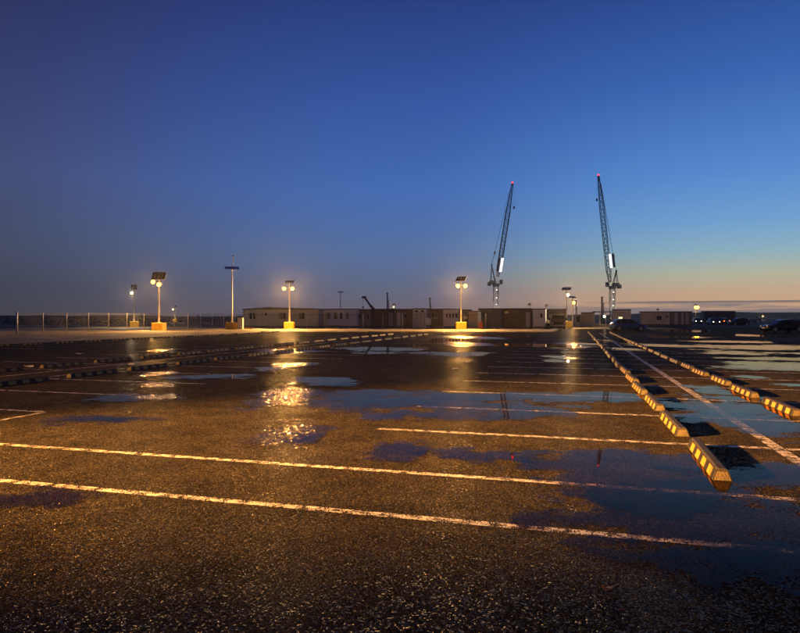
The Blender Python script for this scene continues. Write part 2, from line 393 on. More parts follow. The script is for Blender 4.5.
# painted lines: pieces of the lot
PITCH = 2.4
def line(p, q, w=.1, z=.004):
    p, q = Vector((*p, 0)), Vector((*q, 0)); d = (q-p).normalized(); s = Vector((-d.y, d.x, 0))*w/2
    k = max(1, int((q-p).length/1.0)); mb = MB(); vs_ = []
    for i in range(k+1):
        c = p + (q-p)*i/k; j = .006*noise.noise(Vector((c.x*1.3, c.y*1.3, 5)))
        vs_ += [(c.x-s.x*(1+j*9)+j, c.y-s.y*(1+j*9)+j, z), (c.x+s.x+j, c.y+s.y+j, z)]
    mb.add(vs_, [(2*i, 2*i+2, 2*i+3, 2*i+1) for i in range(k)])
    return mb.build('painted_line', M['paint'], lot)
line((-11, 6.4), (9, 6.4), .105); line((-11, 4.98), (9, 4.98), .105)
for i in range(1, 26):
    s = 6.4 + PITCH*i
    line((-2.82, s), (2.36, s), .125); line((2.54, s), (7.7, s), .125)
line((2.45, 6.5), (2.45, 67), .15)
for i in range(0, 20):
    s = 8.75 + PITCH*i*.995
    if i >= 1: line((-13.85, s), (-8.75, s)); 
    line((-20.3, s), (-15.4, s))
line((-14.5, 8.8), (-8.9, 8.8)); line((-8.84, 4.0), (-8.84, 8.75))
line((-13.95, 9), (-13.95, 56)); line((-15.3, 9), (-15.3, 56))
for i in range(0, 13):
    s = 26.0 + PITCH*i
    line((-31, s), (-26.2, s))
for i in range(0, 14):
    s = 30.0 + PITCH*i
    line((13.5, s), (18.5, s)); line((18.7, s), (23.7, s))

# ------------------------------------------------------------------ puddles
def puddle(cx_, cy_, rx, ry, seed, label_z, shallow=0.0, cells=44, rough=.95, rot=YAW):
    """water sheet with an irregular shore; rx across the view, ry along it"""
    L_ = 1.35; nx = max(16, min(110, int(cells*max(1, rx/max(ry, .01))**.5))); ny = cells
    ca, sa = math.cos(rot), math.sin(rot); off = Vector((seed*7.3, seed*3.1, 0))
    fr = 1.0/max(.25, min(rx, ry))
    F = {}; P = {}
    for i in range(nx+1):
        for j in range(ny+1):
            u, w = (2*i/nx-1)*L_, (2*j/ny-1)*L_
            x = cx_ + u*rx*ca - w*ry*sa; y = cy_ + u*rx*sa + w*ry*ca
            q = Vector((x, y, 0))*fr + off
            F[i, j] = 1.05 - math.hypot(u, w) + rough*noise.fractal(q*.55, .9, 2, 4) + .45*rough*noise.fractal(q*2.6, .6, 2, 5)
            if abs(u) > L_*.98 or abs(w) > L_*.98: F[i, j] = min(F[i, j], -.01)
            P[i, j] = (x, y)
    vs_, ds, fs_, key = [], [], [], {}
    def vert(k, x, y, d):
        if k not in key: key[k] = len(vs_); vs_.append((x, y, label_z)); ds.append(d)
        return key[k]
    for i in range(nx):
        for j in range(ny):
            cs = [(i,j),(i+1,j),(i+1,j+1),(i,j+1)]
            if max(F[c] for c in cs) <= 0: continue
            poly = []
            for a in range(4):
                c, d = cs[a], cs[(a+1)%4]
                if F[c] > 0: poly.append(vert(c, *P[c], F[c]))
                if (F[c] > 0) != (F[d] > 0):
                    t = F[c]/(F[c]-F[d]); k = tuple(sorted((c, d)))
                    poly.append(vert(k, P[c][0]+(P[d][0]-P[c][0])*t, P[c][1]+(P[d][1]-P[c][1])*t, 0.0))
            if len(poly) >= 3: fs_.append(tuple(poly))
    if not fs_: return
    me = bpy.data.meshes.new('puddle'); me.from_pydata(vs_, [], fs_); me.materials.append(M['film'] if shallow else M['water'])
    a = me.attributes.new('depth', 'FLOAT', 'POINT'); a.data.foreach_set('value', [d-shallow for d in ds])
    return tag(link('puddle', me), kind='structure')
# shorelines read as (left, right, far, near) extents on the ground of the photograph
PUD = [(305,430,397,407),(355,530,388,414),(455,668,393.5,402),(298,357,377,385),(432,538,450,461),(548,705,457,496),
 (600,740,478,510),(368,424,443,458),(358,400,414,420),(288,318,434,442),(180,243,375,379.5),(258,278,366.5,371.5),
 (338,402,346,351),(356,394,352,354.4),(408,492,352.5,358),(396,430,346,350.5),(425,500,342.6,345.6),
 (686,726,386,393),(712,758,395.5,402),(684,768,400.5,417),(715,830,414,440),(722,830,465,488),(655,700,466,474),
 (730,765,334.4,336.6),(690,770,340.5,342.6),(690,830,344.8,349),(696,735,349.6,352),(735,820,356.2,360.5),(720,830,363,370.5),
 (736,764,376,378.5),(776,810,384,386.5),(500,575,342.8,347.2),(544,562,355.5,358),(545,566,359.4,362),(606,624,340,344),
 (614,640,348,351.5),(94,160,394.5,400.5),(45,118,417.5,425),(-10,90,490,507),(78,150,417,421),(460,520,335,337.5),(575,600,343,345),
 (640,700,336,338.2),(660,720,330,332),(640,690,344.5,347),(700,790,352.2,354.6),(430,485,338,341),(255,300,346,348.5),(560,830,500,548),(650,850,545,585)]
# thin broken films of water that only just cover the stones
FILM = [(266,316,349.5,353),(276,312,363,366.5),(262,325,386,405),(262,325,423,443),(150,170,349,352),(146,172,372,376),(144,174,382,387),(142,180,395,400),(438,490,336,339),(446,484,343,346),(560,582,343,346.5),(554,574,356,359.5)]
for i, (xa, xb, ya, yb) in enumerate(PUD + FILM):
    za, zb = FOC*EYE/(ya-317), FOC*EYE/(yb-317); yc = (ya+yb)/2
    zc = (za+zb)/2; px = (xa+xb)/2
    puddle(*at(px, zc), (xb-xa)/2*zc/FOC*1.12, (za-zb)/2*1.15, (i+1 if i < len(PUD) else i-len(PUD)+50), .0062+.00035*(i % 12), .001 if i >= len(PUD) else 0.0)

# ------------------------------------------------------------------ wheel stops
SL, SW, ST, SH = 1.75, .185, .10, .122
def stop_meshes():
    def yw(z): return SW/2 + (ST-SW)/2*z/SH          # half width at height
    body = MB()
    e = .035
    vs_ = []
    for x, dx in ((-SL/2, e), (SL/2, -e)):
        for (yy, z, k) in ((-SW/2,0,0),(SW/2,0,0),(yw(SH-.02),SH-.02,.8),(ST/2-.018,SH,1),(-ST/2+.018,SH,1),(-yw(SH-.02),SH-.02,.8)):
            vs_.append((x+dx*k, yy, z))
    body.add(vs_, [(0,1,2,3,4,5),(11,10,9,8,7,6)] + [(i,(i+1)%6,6+(i+1)%6,6+i) for i in range(6)])
    def patch(x0, x1, z0, z1, side, out):
        mb = MB(); a, b = yw(z0)+out, yw(z1)+out; ai, bi = yw(z0)-.004, yw(z1)-.004
        mb.add([(x0,side*ai,z0),(x1,side*ai,z0),(x1,side*bi,z1),(x0,side*bi,z1),(x0,side*a,z0),(x1,side*a,z0),(x1,side*b,z1),(x0,side*b,z1)],
               [(3,2,1,0),(4,5,6,7),(0,1,5,4),(1,2,6,5),(2,3,7,6),(3,0,4,7)]); return mb
    stripes = []
    for side in (-1, 1):
        for k in range(4):
            x0 = -SL/2 + .16 + k*.385
            stripes.append(patch(x0, x0+.2, .012, SH-.022, side, .0045))
    bands = [patch(-SL/2+.06, SL/2-.06, .008, SH-.019, side, .002) for side in (-1, 1)]
    caps = []
    for sg in (-1, 1):
        xo, xi = sg*(SL/2+.003), sg*(SL/2-.03); zt = SH-.03; k = e*.8*(zt/(SH-.02))
        mb = MB(); w0, w1 = SW/2-.012, yw(zt)-.012
        mb.add([(xo,-w0,.01),(xo,w0,.01),(xo-sg*k,w1,zt),(xo-sg*k,-w1,zt),(xi,-w0,.01),(xi,w0,.01),(xi-sg*k,w1,zt),(xi-sg*k,-w1,zt)],
               [(0,1,2,3),(7,6,5,4),(0,4,5,1),(1,5,6,2),(2,6,7,3),(3,7,4,0)]); caps.append(mb)
    return body, bands, stripes, caps
_b, _bands, _stripes, _caps = stop_meshes()
ME_caps = [c.mesh('end_cap', M['concrete']) for c in _caps]
ME_body = _b.mesh('body', M['shaded_rubber']); ME_bands = [b.mesh('black_band', M['black']) for b in _bands]; ME_str = [s.mesh('yellow_stripe', M['yellow']) for s in _stripes]
far = MB()
for k, grp in enumerate(([_b], _bands, _stripes, _caps)):
    far.mi = k
    for g in grp: far.add(g.v, g.f)
ME_far = far.mesh('wheel_stop', [M['shaded_rubber'], M['black'], M['yellow'], M['concrete']])
ORD = ['nearest','second','third','fourth','fifth','sixth','seventh','eighth','ninth','tenth','eleventh','twelfth','thirteenth','fourteenth',
 'fifteenth','sixteenth','seventeenth','eighteenth','nineteenth','twentieth','twenty-first','twenty-second','twenty-third','twenty-fourth','twenty-fifth','twenty-sixth','twenty-seventh']
def wheel_stop(x, y, rz, label, group, detailed):
    tilt = R(random.gauss(0, 1.1)); loc = (x + random.uniform(-.03,.03), y + random.uniform(-.05,.05), .004)
    if detailed:
        t = empty('wheel_stop', loc, rz+tilt)
        link('body', ME_body, t)
        for m in ME_bands: link('black_band', m, t)
        for m in ME_str: link('yellow_stripe', m, t)
        for m in ME_caps: link('end_cap', m, t)
    else:
        t = link('wheel_stop', ME_far, None, loc, rz+tilt)
    return tag(t, label, 'wheel stop', group)
for (x, s0, cnt, where, detail) in (
    (1.42, 6.9, 26, 'in the row just left of the long centre line', 30),
    (3.52, 11.7, 24, 'in the row just right of the long centre line', 32),
    (-13.12, 11.4, 19, 'in the front row of the left parking block', 32),
    (-16.48, 13.75, 18, 'in the back row of the left parking block', 32),
    (-31.0, 26.6, 15, 'in the row beside the sandy verge', 0)):
    for i in range(cnt):
        s = s0 + PITCH*i
        if x == -31.0 and i > 12: s += 0
        wheel_stop(x, s + SL/2, R(90), f'{ORD[i]} black and yellow wheel stop {where}', 'wheel stops ' + where, s < detail)

# ------------------------------------------------------------------ solar lamp posts
def spot(name, parent, loc, target, energy, col, size=R(168), blend=.25, radius=.12):
    l = bpy.data.lights.new(name, 'SPOT'); l.energy = energy; l.color = col; l.spot_size = size; l.spot_blend = blend; l.shadow_soft_size = radius
    o = bpy.data.objects.new(name, l); C.objects.link(o); o.parent = parent; o.location = loc
    o.rotation_euler = (Vector(target) - Vector(loc)).to_track_quat('-Z', 'Y').to_euler()
    return o
def lamp_post(pos, rz, H, label, lit='warm', heads=2, energy=60, panel=(1.5, .85), tilt=30, base=True, aim=None, group='solar lamp posts', panel_rz=0, mast=False, spread=.45, dz=(0,0), lens=1.3):
    """pole on a concrete-filled yellow block, tilted solar panel on top, floodlight heads on a short cross arm"""
    t = empty('solar_lamp_post', (*pos, 0), rz)
    z0 = 0
    if base:
        bb = MB().box((-.62,-.62,.09), (.62,.62,1.0)); b = bb.build('base_block', M['base'], t, bevel=.03)
        f = MB()
        for sx in (-1, 1): f.box((sx*.42-.14,-.6,0), (sx*.42+.14,.6,.09))
        f.build('skid', M['black'], b)
        z0 = 1.0
        MB().box((-.2,-.2,1.0),(.2,.2,1.03)).build('flange', M['pole'], t)
    MB().lathe([(.105, z0),(.095, z0+1.5),(.07, H-.25)], 12).build('pole', M['pole'], t, smooth=True)
    pz = H - .25
    pw, ph = panel
    ct, st_ = math.cos(R(tilt)), math.sin(R(tilt))
    p = empty('solar_panel', (0,0,pz+.12), panel_rz); p.parent = t
    def tp(x, v, d): return (x, v*ct - d*st_*0 , v*st_ + d)
    fr = MB(); fr.add([tp(-pw/2,-ph/2,0),tp(pw/2,-ph/2,0),tp(pw/2,ph/2,0),tp(-pw/2,ph/2,0),tp(-pw/2,-ph/2,.045),tp(pw/2,-ph/2,.045),tp(pw/2,ph/2,.045),tp(-pw/2,ph/2,.045)],
        [(3,2,1,0),(4,5,6,7),(0,1,5,4),(1,2,6,5),(2,3,7,6),(3,0,4,7)])
    bpy.data.objects.remove(p)
    fo = fr.build('solar_panel', M['alloy'], t); fo.location = (0,0,pz+.12); fo.rotation_euler.z = panel_rz
    for k in range(4):
        xa, xb = -pw/2+.04+k*(pw-.06)/4, -pw/2+.02+(k+1)*(pw-.06)/4
        c = MB(); c.add([tp(xa,-ph/2+.04,.049),tp(xb,-ph/2+.04,.049),tp(xb,ph/2-.04,.049),tp(xa,ph/2-.04,.049)], [(0,1,2,3)]); c.build('solar_cell', M['panel'], fo)
    MB().bar((0,0,pz-.02),(0,-.05,pz+.14),.05,6).build('tilt_bracket', M['pole'], t)
    hz = H - 1.0
    if heads:
        MB().bar((-spread,0,hz+.12),(spread,0,hz+.12),.035,6).build('cross_arm', M['pole'], t)
        xs = (-spread, spread) if heads == 2 else (-spread,)
        for k, hx in enumerate(xs):
            hd = MB()
            hd.prism([(-.86,.05),(-.70,.11),(-.48,.11),(-.44,.03),(-.82,-.03)], 'x', hx-.17, hx+.17); hd.bar((hx,0,.1),(hx,-.6,.08),.03,6)
            h = hd.build('lamp_head', M['alloy'], t, bevel=.01); h.location.z = hz + dz[k]
            ml = M['lens_off'] if not lit else (M['lens_warm'] if lit == 'warm' else M['lens_cool'])
            ln = MB().lathe([(.03,-.12*lens),(.09*lens,-.11*lens),(.15*lens,-.05*lens),(.17*lens,.03),(.12*lens,.06)], 14, (hx,-.92,-.03), 'y').build('lens', ml, h, smooth=True)
            if lit and energy:
                col = (1.0,.50,.13) if lit == 'warm' else (1.0,.74,.45)
                tgt = aim if aim else (hx*3, -9.0, H-5.5)
                spot('lamp_light', t, (hx, -1.0, hz+dz[k]-.24), tgt, energy*2.6, col)
    if mast:
        mm = MB().bar((.12,0,pz),(.12,0,pz+1.55),.045,6); mm.build('sensor_mast', M['pole'], t)
        MB().lathe([(.02,pz+1.5),(.13,pz+1.55),(.13,pz+1.62),(.02,pz+1.7)],8,(.12,0,0)).build('wind_sensor', M['darkgrey'], t)
        MB().bar((-.2,0,hz+.55),(.45,0,hz+.55),.03,6).build('cross_arm', M['pole'], t)
        cb = MB().box((.75,-.3,0),(1.35,.3,1.55)).build('control_cabinet', M['trim'], t, bevel=.02)
        MB().box((.8,-.315,.2),(1.3,-.3,1.45)).build('door', M['trim'], cb)
    return tag(t, label, 'lamp post', group)
def lamp(px, z, top_y, *a, **k):
    H = (317 - top_y)*z/FOC + EYE
    return lamp_post(at(px, z), YAW + k.pop('turn', 0), H, *a, **k)
# the lamp that throws the orange pool over the foreground stands left of the camera
GA = Vector((-21, -6, 0))
near = lamp_post((GA.x, GA.y), 0, 6.6, 'solar lamp post on yellow block left of the photographer, lighting the foreground', energy=0, panel_rz=0)
for dx, e_, tg, sz in ((-.45, 15000, (18.9, 15.2, 0), 27), (.45, 1350, (19, 34, 0), 85)):
    spot('lamp_light', near, (dx, .35, 5.45), tg, e_, (1.0,.41,.075), R(sz), 1.0, .1)
lamp(159, 70.5, 275, 'solar lamp post with wide upright panel and two glowing lamps by the mesh fence', tilt=62, panel=(1.55,1.0), spread=.33, energy=70, dz=(.2,-.1))
lamp(134, 94, 286.5, 'solar lamp post with one lit lamp standing beyond the mesh fence on the far left', heads=1, turn=.5, tilt=50, panel=(.9,1.0), energy=60, lit='cool', spread=.4)
lamp(175.5, 185, 306, 'small distant lit solar lamp seen through the mesh fence on the left', heads=1, panel=(.9,.7), energy=60, lit='cool')
lamp(232, 76, 267, 'tall unlit solar lamp post with flat panel, wind sensor and cabinet', lit=None, heads=0, tilt=18, panel=(1.7,1.2), mast=True, panel_rz=.35, energy=0)
lamp(289.5, 80.5, 281, 'solar lamp post with two brilliant lamps in front of the beige cabin', energy=200, tilt=25, panel=(1.25,.9), spread=.52)
lamp(340.5, 122, 291.5, 'thin unlit solar lamp post rising behind the white cabin', lit=None, heads=0, base=False, tilt=15, panel=(1.2,.9), energy=0)
lamp(394, 215, 304, 'lit solar lamp with dark panel rising behind the brown cabins', heads=1, panel=(1.4,.8), energy=40, spread=.1, lit='cool')
lamp(461, 78, 278, 'solar lamp post with steeply tilted panel and two lit lamps right of the cabins', energy=160, tilt=40, panel=(1.3,1.0), panel_rz=-.5, spread=.45)
lamp(566.5, 91, 288, 'solar lamp post with dark tilted panel on a yellow block beside the flatbed van', heads=1, energy=45, tilt=25, panel=(1.3,1.1), spread=.02, lit='cool', panel_rz=-.4)
lamp(572.5, 100, 296.5, 'smaller lit solar lamp post just left of the pale site shed', heads=1, energy=130, tilt=20, panel=(1.2,.9), spread=.02, base=False)
lamp(695.5, 225, 304.5, 'very bright lamp post far away at the right beyond the container cabins', heads=2, energy=150, panel=(.9,.6), spread=.35, base=False, lens=3.0)
lamp(762, 300, 314, 'faint white lamp post on the dark horizon at the far right', heads=1, energy=30, panel=(.8,.5), lit='cool', base=False, spread=.1)

# ------------------------------------------------------------------ fences
FH = 2.05
def wire_panel(w, h):
    mb = MB(); r = .0028; sp = .11
    k = -h
    while k < w:
        for sgn in (1, -1):
            # wires running up at 45 degrees, clipped to the panel
            x0, x1 = max(0, k), min(w, k+h)
            z0, z1 = x0-k, x1-k
            if sgn < 0: z0, z1 = h-z0, h-z1
            if x1-x0 > .03: mb.bar((x0,0,z0),(x1,0,z1),r,3)
        k += sp
    return mb.mesh('wire_mesh', M['wire'])
def fence(name, p, q, nbay, label, braces=(), thick=()):
    p, q = Vector((*p,0)), Vector((*q,0)); d = q-p; L_ = d.length; w = L_/nbay
    t = empty(name, p, math.atan2(d.y, d.x)); me = wire_panel(w-.06, FH-.12)
    for i in range(nbay+1):
        r = .08 if i in thick else .038
        MB().lathe([(r,0),(r,FH),(r*.5,FH+.03)],8,(i*w,0,0)).build('post', M['fence'], t, smooth=True)
        if i < nbay:
            link('wire_mesh', me, t, (i*w+.03, 0, .06))
            rr = MB().bar((i*w,0,FH-.05),(i*w+w,0,FH-.05),.018,6).bar((i*w,0,.08),(i*w+w,0,.08),.012,6); rr.build('rail', M['wire'], t)
    for i, s in braces:
        MB().bar((i*w,0,FH*.85),(i*w+s*w*.85,0,.05),.024,6).build('brace', M['fence'], t)
    return tag(t, label, 'fence')
fence('chain_link_fence', (-47, 43.6), (-47, 79.8), 13, 'wire mesh fence on thin steel posts along the sandy left verge', thick=(0,), braces=((13,-1),))
fence('chain_link_fence', (-46.9, 80.0), (-11.0, 80.0), 13, 'wire mesh fence on steel posts in front of the site cabins', thick=(7, 9), braces=((7,-1),))

# ------------------------------------------------------------------ site cabins
SY = 88.0
def zy(y, s, px):
    """height of a photo row on the wall line Y = s"""
    k = (px-400)/FOC; z = s/(math.cos(YAW)+k*math.sin(YAW)); return EYE + (317-y)*z/FOC
def cabin(name, x0, x1, s, top, mat, label, cat='cabin', wins=(), doors=(), depth=3.0, ribs=0, skirt=True, roof='flat', ridge=None, rib_mat=None, group='site cabins', roof_mat='roof'):
    """portable cabin: body, roof, skirt, framed windows, doors, cladding ribs; front wall on Y = s"""
    c = (x0+x1)/2; W = x1-x0; t = empty(name, (c, s, 0)); z0 = .32 if skirt else .08
    MB().box((-W/2,0,z0),(W/2,depth,top)).build('wall', mat, t, bevel=.02)
    if skirt: MB().box((-W/2+.05,.06,0),(W/2-.05,depth-.06,z0)).build('skirt', M['darkgrey'], t)
    if roof == 'flat': MB().box((-W/2-.06,-.08,top),(W/2+.06,depth+.08,top+.14)).build('roof', M[roof_mat], t)
    else:
        rx, rh = ridge
        MB().prism([(-W/2-.12,top),(W/2+.12,top),(W/2+.12,top+.12),(rx,top+rh),(-W/2-.12,top+.12)], 'y', -.12, depth+.12).build('roof', M[roof_mat], t)
    for (a, b, za, zb, *m) in wins:
        a -= c; b -= c
        w = MB(); e = .05
        w.box((a-e,-.035,za-e),(b+e,0,za)).box((a-e,-.035,zb),(b+e,0,zb+e)).box((a-e,-.035,za),(a,0,zb)).box((b,-.035,za),(b+e,0,zb))
        wo = w.build('window', M['trim'], t)
        MB().box((a,-.012,za),(b,-.002,zb)).build('pane', M[m[0]] if m else M['glass'], wo)
        if b-a > .7: MB().box(((a+b)/2-.02,-.03,za),((a+b)/2+.02,-.012,zb)).build('glazing_bar', M['trim'], wo)
    for (a, b, h) in doors:
        a -= c; b -= c
        d = MB().box((a,-.045,z0),(b,0,z0+h)).build('door', M['trim'], t, bevel=.008)
        MB().box((b-.14,-.085,z0+h*.5),(b-.06,-.045,z0+h*.5+.05)).build('handle', M['darkgrey'], d)
    if ribs:
        me = MB().box((-.035,-.045,z0+.05),(.035,0,top-.04)).mesh('rib', rib_mat or mat)
        for i in range(ribs):
            link('rib', me, t, (-W/2+.12+(W-.24)*i/(ribs-1), 0, 0))
    return tag(t, label, cat, group)
X = lambda px, s=SY: on_row(px, s)
def win(pa, pb, ya, yb, s=SY, *m):
    pm = (pa+pb)/2; return (X(pa, s), X(pb, s), zy(yb, s, pm), zy(ya, s, pm), *m)
cabin('beige_cabin', X(243,86), X(318.6,86), 86, 2.75, M['beige'], 'long beige cabin with low ridged roof behind the brightest lamp post',
      wins=[win(249,255.5,313,319,86), win(265,267,313,315.5,86), win(279,286,313,319,86), win(298,304.5,313,319,86)], doors=[(X(270,86), X(275.5,86), 2.05)], roof='ridge', ridge=(-2.0,.42), depth=6, ribs=13)
cabin('white_cabin', X(319.2), X(357), 88, 2.75, M['white'], 'white panelled cabin with five dark windows in a row',
      wins=[win(p-1.2, p+1.3, 313, 319) for p in (328.8,335.4,341.4,347.4)] + [win(320.6,322.6,313,319)], doors=[(X(324.4),X(327),2.0)], ribs=9)
cabin('grey_cabin', X(357.6,89), X(371,89), 89, 2.7, M['grey'], 'small grey cabin with two windows right of the white cabin', wins=[win(358.8,361.4,314,319.5,89), win(366.5,369,314,319.5,89)])
cabin('brown_cabin', X(371.4,90), X(394.6,90), 90, 2.75, M['brown'], 'windowless dark brown cabin below the mobile crane boom', ribs=8, doors=[(X(389,90),X(393,90),2.0)])
cabin('brown_cabin', X(395,88), X(412.6,88), 88, 2.7, M['brown'], 'brown cabin directly under the lit lamp between two masts', wins=[win(402,407,313.5,318)], doors=[(X(397),X(400.6),2.0)])
cabin('white_container', X(413,87), X(426,87), 87, 2.75, M['white'], 'bluish white container with double doors between brown cabins', cat='container', doors=[(X(413.8,87),X(419.2,87),2.3),(X(419.6,87),X(425.2,87),2.3)], skirt=False,
      wins=[win(415,418,310.5,312,87), win(421,424,310.5,312,87)])
cabin('brown_cabin', X(430,88), X(443,88), 88, 2.7, M['brown'], 'brown cabin with one wide dark window left of the tilted-panel lamp', wins=[win(431.6,437.4,313,318)])
cabin('white_cabin', X(443.4,88), X(458.6,88), 88, 2.7, M['white'], 'white cabin with four small windows left of the tilted-panel lamp', wins=[win(p-.8,p+.8,313.5,317.5) for p in (447,450.2,453.4,456.4)], ribs=5)
cabin('dark_cabin', X(459,88), X(468,88), 88, 2.6, M['darkgrey'], 'dark cabin with a pale notice board behind the tilted-panel lamp', wins=[win(463.5,467,316.5,318.5,88,'trim')])
cabin('cream_container', X(468.5,84), X(478,84), 84, 2.35, M['beige'], 'cream corrugated container end lit by the lamp beside it', cat='container', ribs=7, skirt=False)
cabin('grey_container', X(478.6,90), X(490,90), 90, 2.75, M['grey'], 'dark ribbed shipping container right of the cream one', cat='container', ribs=9, skirt=False)
cabin('grey_container', X(490.4,90), X(502,90), 90, 2.75, M['grey'], 'dark ribbed shipping container directly below the left tower crane', cat='container', ribs=9, skirt=False)
cabin('brown_cabin', X(503,90), X(531.5,90), 90, 2.75, M['brown'], 'long plain reddish brown cabin right of the ribbed containers', ribs=3, doors=[(X(526,90),X(530,90),2.0)], wins=[win(505,508.4,311.6,313.4,90), win(515,518.4,311.6,313.4,90)])
cabin('white_cabin', X(533,90), X(545.5,90), 90, 2.7, M['white'], 'pale ribbed cabin left of the parked flatbed van', ribs=6, wins=[win(540.6,542.8,313.5,317.5,90)])
cabin('dark_cabin', X(546,94), X(566,94), 94, 2.7, M['darkgrey'], 'dark flat-roofed cabin behind the parked flatbed van')
# pale shed beside the small lamp, canopy, right-hand cabins
cabin('site_shed', X(574.6,108), X(581,108), 108, 1.95, M['beige'], 'small pale shed end with dark doorway beside the smaller lamp', cat='shed', wins=[win(576,580,316,322.5,108)], skirt=False)
cabin('site_shed', X(581.4,108), X(594.4,108), 108, 2.3, M['beige'], 'pale yellowish site shed with boarded front right of the small lamps', cat='shed', ribs=8, skirt=False)
t = empty('canopy', (X(602,110), 110, 0)); 
W_ = X(613,110)-X(594,110)
MB().box((-W_/2,-.2,2.45),(W_/2,3,2.6)).build('roof', M['roof'], t)
for sx in (-.48, -.1, .2, .48):
    MB().box((sx*W_-.06,0,0),(sx*W_+.06,.12,2.45)).build('post', M['trim'], t)
lp = MB().lathe([(.05,2.0),(.2,2.05),(.2,2.25),(.05,2.3)],10,(.13*W_,.5,-.35)).build('hanging_lamp', M['floodwhite'], t)
MB().box((-W_/2,.3,.05),(W_/2,1.2,.45)).build('plinth', M['concrete'], t)
tag(t, 'open canopy with pale posts and a bright hanging lamp left of the blue car', 'canopy')
l = bpy.data.lights.new('lamp_light', 'POINT'); l.energy = 14; l.color = (1,.75,.45); l.shadow_soft_size = .15
o = bpy.data.objects.new('lamp_light', l); C.objects.link(o); o.parent = t; o.location = (.13*W_, .3, 1.55)
cabin('beige_cabin', X(613,122), X(631,122), 122, 2.95, M['beige'], 'beige cabin with a lit window behind the blue car', wins=[win(618.6,622.4,317,318.6,122,'lit')])
cabin('beige_cabin', X(641,124), X(670,124), 124, 2.55, M['beige'], 'beige flat-roofed cabin with one dark window right of the blue car', wins=[win(656.8,661.4,316,320,124), win(665.5,668,316,317.4,124)], ribs=3)
cabin('grey_cabin', X(670.4,124), X(692,124), 124, 2.55, M['grey'], 'grey cabin with pale upright panels at the right end of the cabins', doors=[(X(674,124),X(677.6,124),2.1),(X(681,124),X(683.6,124),2.1),(X(685.8,124),X(688.6,124),2.1)], ribs=7)
# roof floodlights
for px, s, zt, lab in ((529.5, 90, 3.15, 'small white floodlight on the roof of the long brown cabin'), (546.5, 94, 3.05, 'small white floodlight on the roof edge above the flatbed van'), (658, 124, 2.75, 'small white floodlight on the roof of the beige cabin right of the car')):
    t = empty('roof_floodlight', (X(px, s), s+.4, zt-.2))
    MB().bar((0,0,0),(0,0,.35),.03,6).build('stem', M['darkgrey'], t)
    MB().prism([(-.16,.35),(.12,.42),(.12,.66),(-.10,.66)], 'x', -.22, .22).build('housing', M['darkgrey'], t)
    MB().box((-.18,-.17,.4),(.18,-.14,.6)).build('lens', M['paper'], t)
    tag(t, lab, 'floodlight', 'roof floodlights')
# dark masts and vents behind the cabins
for px, s, ytop, w, lab in ((387.4,104,293,.14,'tallest dark mast with a clamp rising behind the brown cabins'), (430,104,298,.12,'short dark mast rising behind the white container'), (602,128,297,.2,'dark square mast beside the right tower crane'), (576,130,300.5,.13,'thin dark mast behind the small lamp by the shed')):
    H = zy(ytop, s, px); x = X(px, s)
    t = empty('mast', (x, s, 0))
    MB().bar((0,0,0),(0,0,H),w,8,w*.8).build('pole', M['darkgrey'], t)
    MB().box((-w*1.3,-w*1.3,H-.1),(w*1.3,w*1.3,H+.05)).build('cap', M['darkgrey'], t)
    MB().bar((w*1.6,0,0),(w*1.6,0,H*.8),w*.45,6).build('conduit', M['darkgrey'], t)
    MB().box((-w*1.2,-w*1.2,0),(w*2.2,w*1.2,.08)).build('base_plate', M['darkgrey'], t)
    tag(t, lab, 'mast')
# mobile crane boom behind the brown cabin
s = 106; px0 = 377
t = empty('mobile_crane', (X(px0, s), s, 0)); dxm = X(364.5, s) - X(px0, s); zt = zy(297, s, 364.5)
bm_ = MB().bar((.4,0,1.9),(dxm*.55,0,1.9+(zt-1.9)*.55),.26,4); bm_.bar((dxm*.5,0,1.9+(zt-1.9)*.5),(dxm,0,zt),.18,4); bm_.build('boom', M['darkgrey'], t)
MB().box((dxm-.45,-.2,zt-.25),(dxm+.3,.2,zt+.12)).build('boom_head', M['darkgrey'], t)
hk = MB().bar((dxm-.3,0,zt),(dxm-.3,0,zt-1.7),.02,4).build('hoist_rope', M['darkgrey'], t)
MB().lathe([(.03,zt-2.1),(.16,zt-2.0),(.16,zt-1.75),(.05,zt-1.65)],8,(dxm-.3,0,0)).build('hook_block', M['darkgrey'], t)
MB().box((-2.2,-1.1,.7),(2.4,1.1,1.5)).box((-.6,-.8,1.5),(1.6,.8,2.3)).build('carrier', M['darkgrey'], t, bevel=.05)
MB().box((-1.9,-1.0,1.5),(-.7,.2,2.4)).build('cab', M['darkgrey'], t, bevel=.1)
for wx in (-1.5, 0, 1.5):
    for wy in (-1, 1): MB().lathe([(.3,-.15),(.45,-.12),(.45,.12),(.3,.15)],14,(wx,wy,.45),'y').build('wheel', M['tyre'], t)
tag(t, 'dark mobile crane boom with hanging hook raised behind the brown cabins', 'crane')
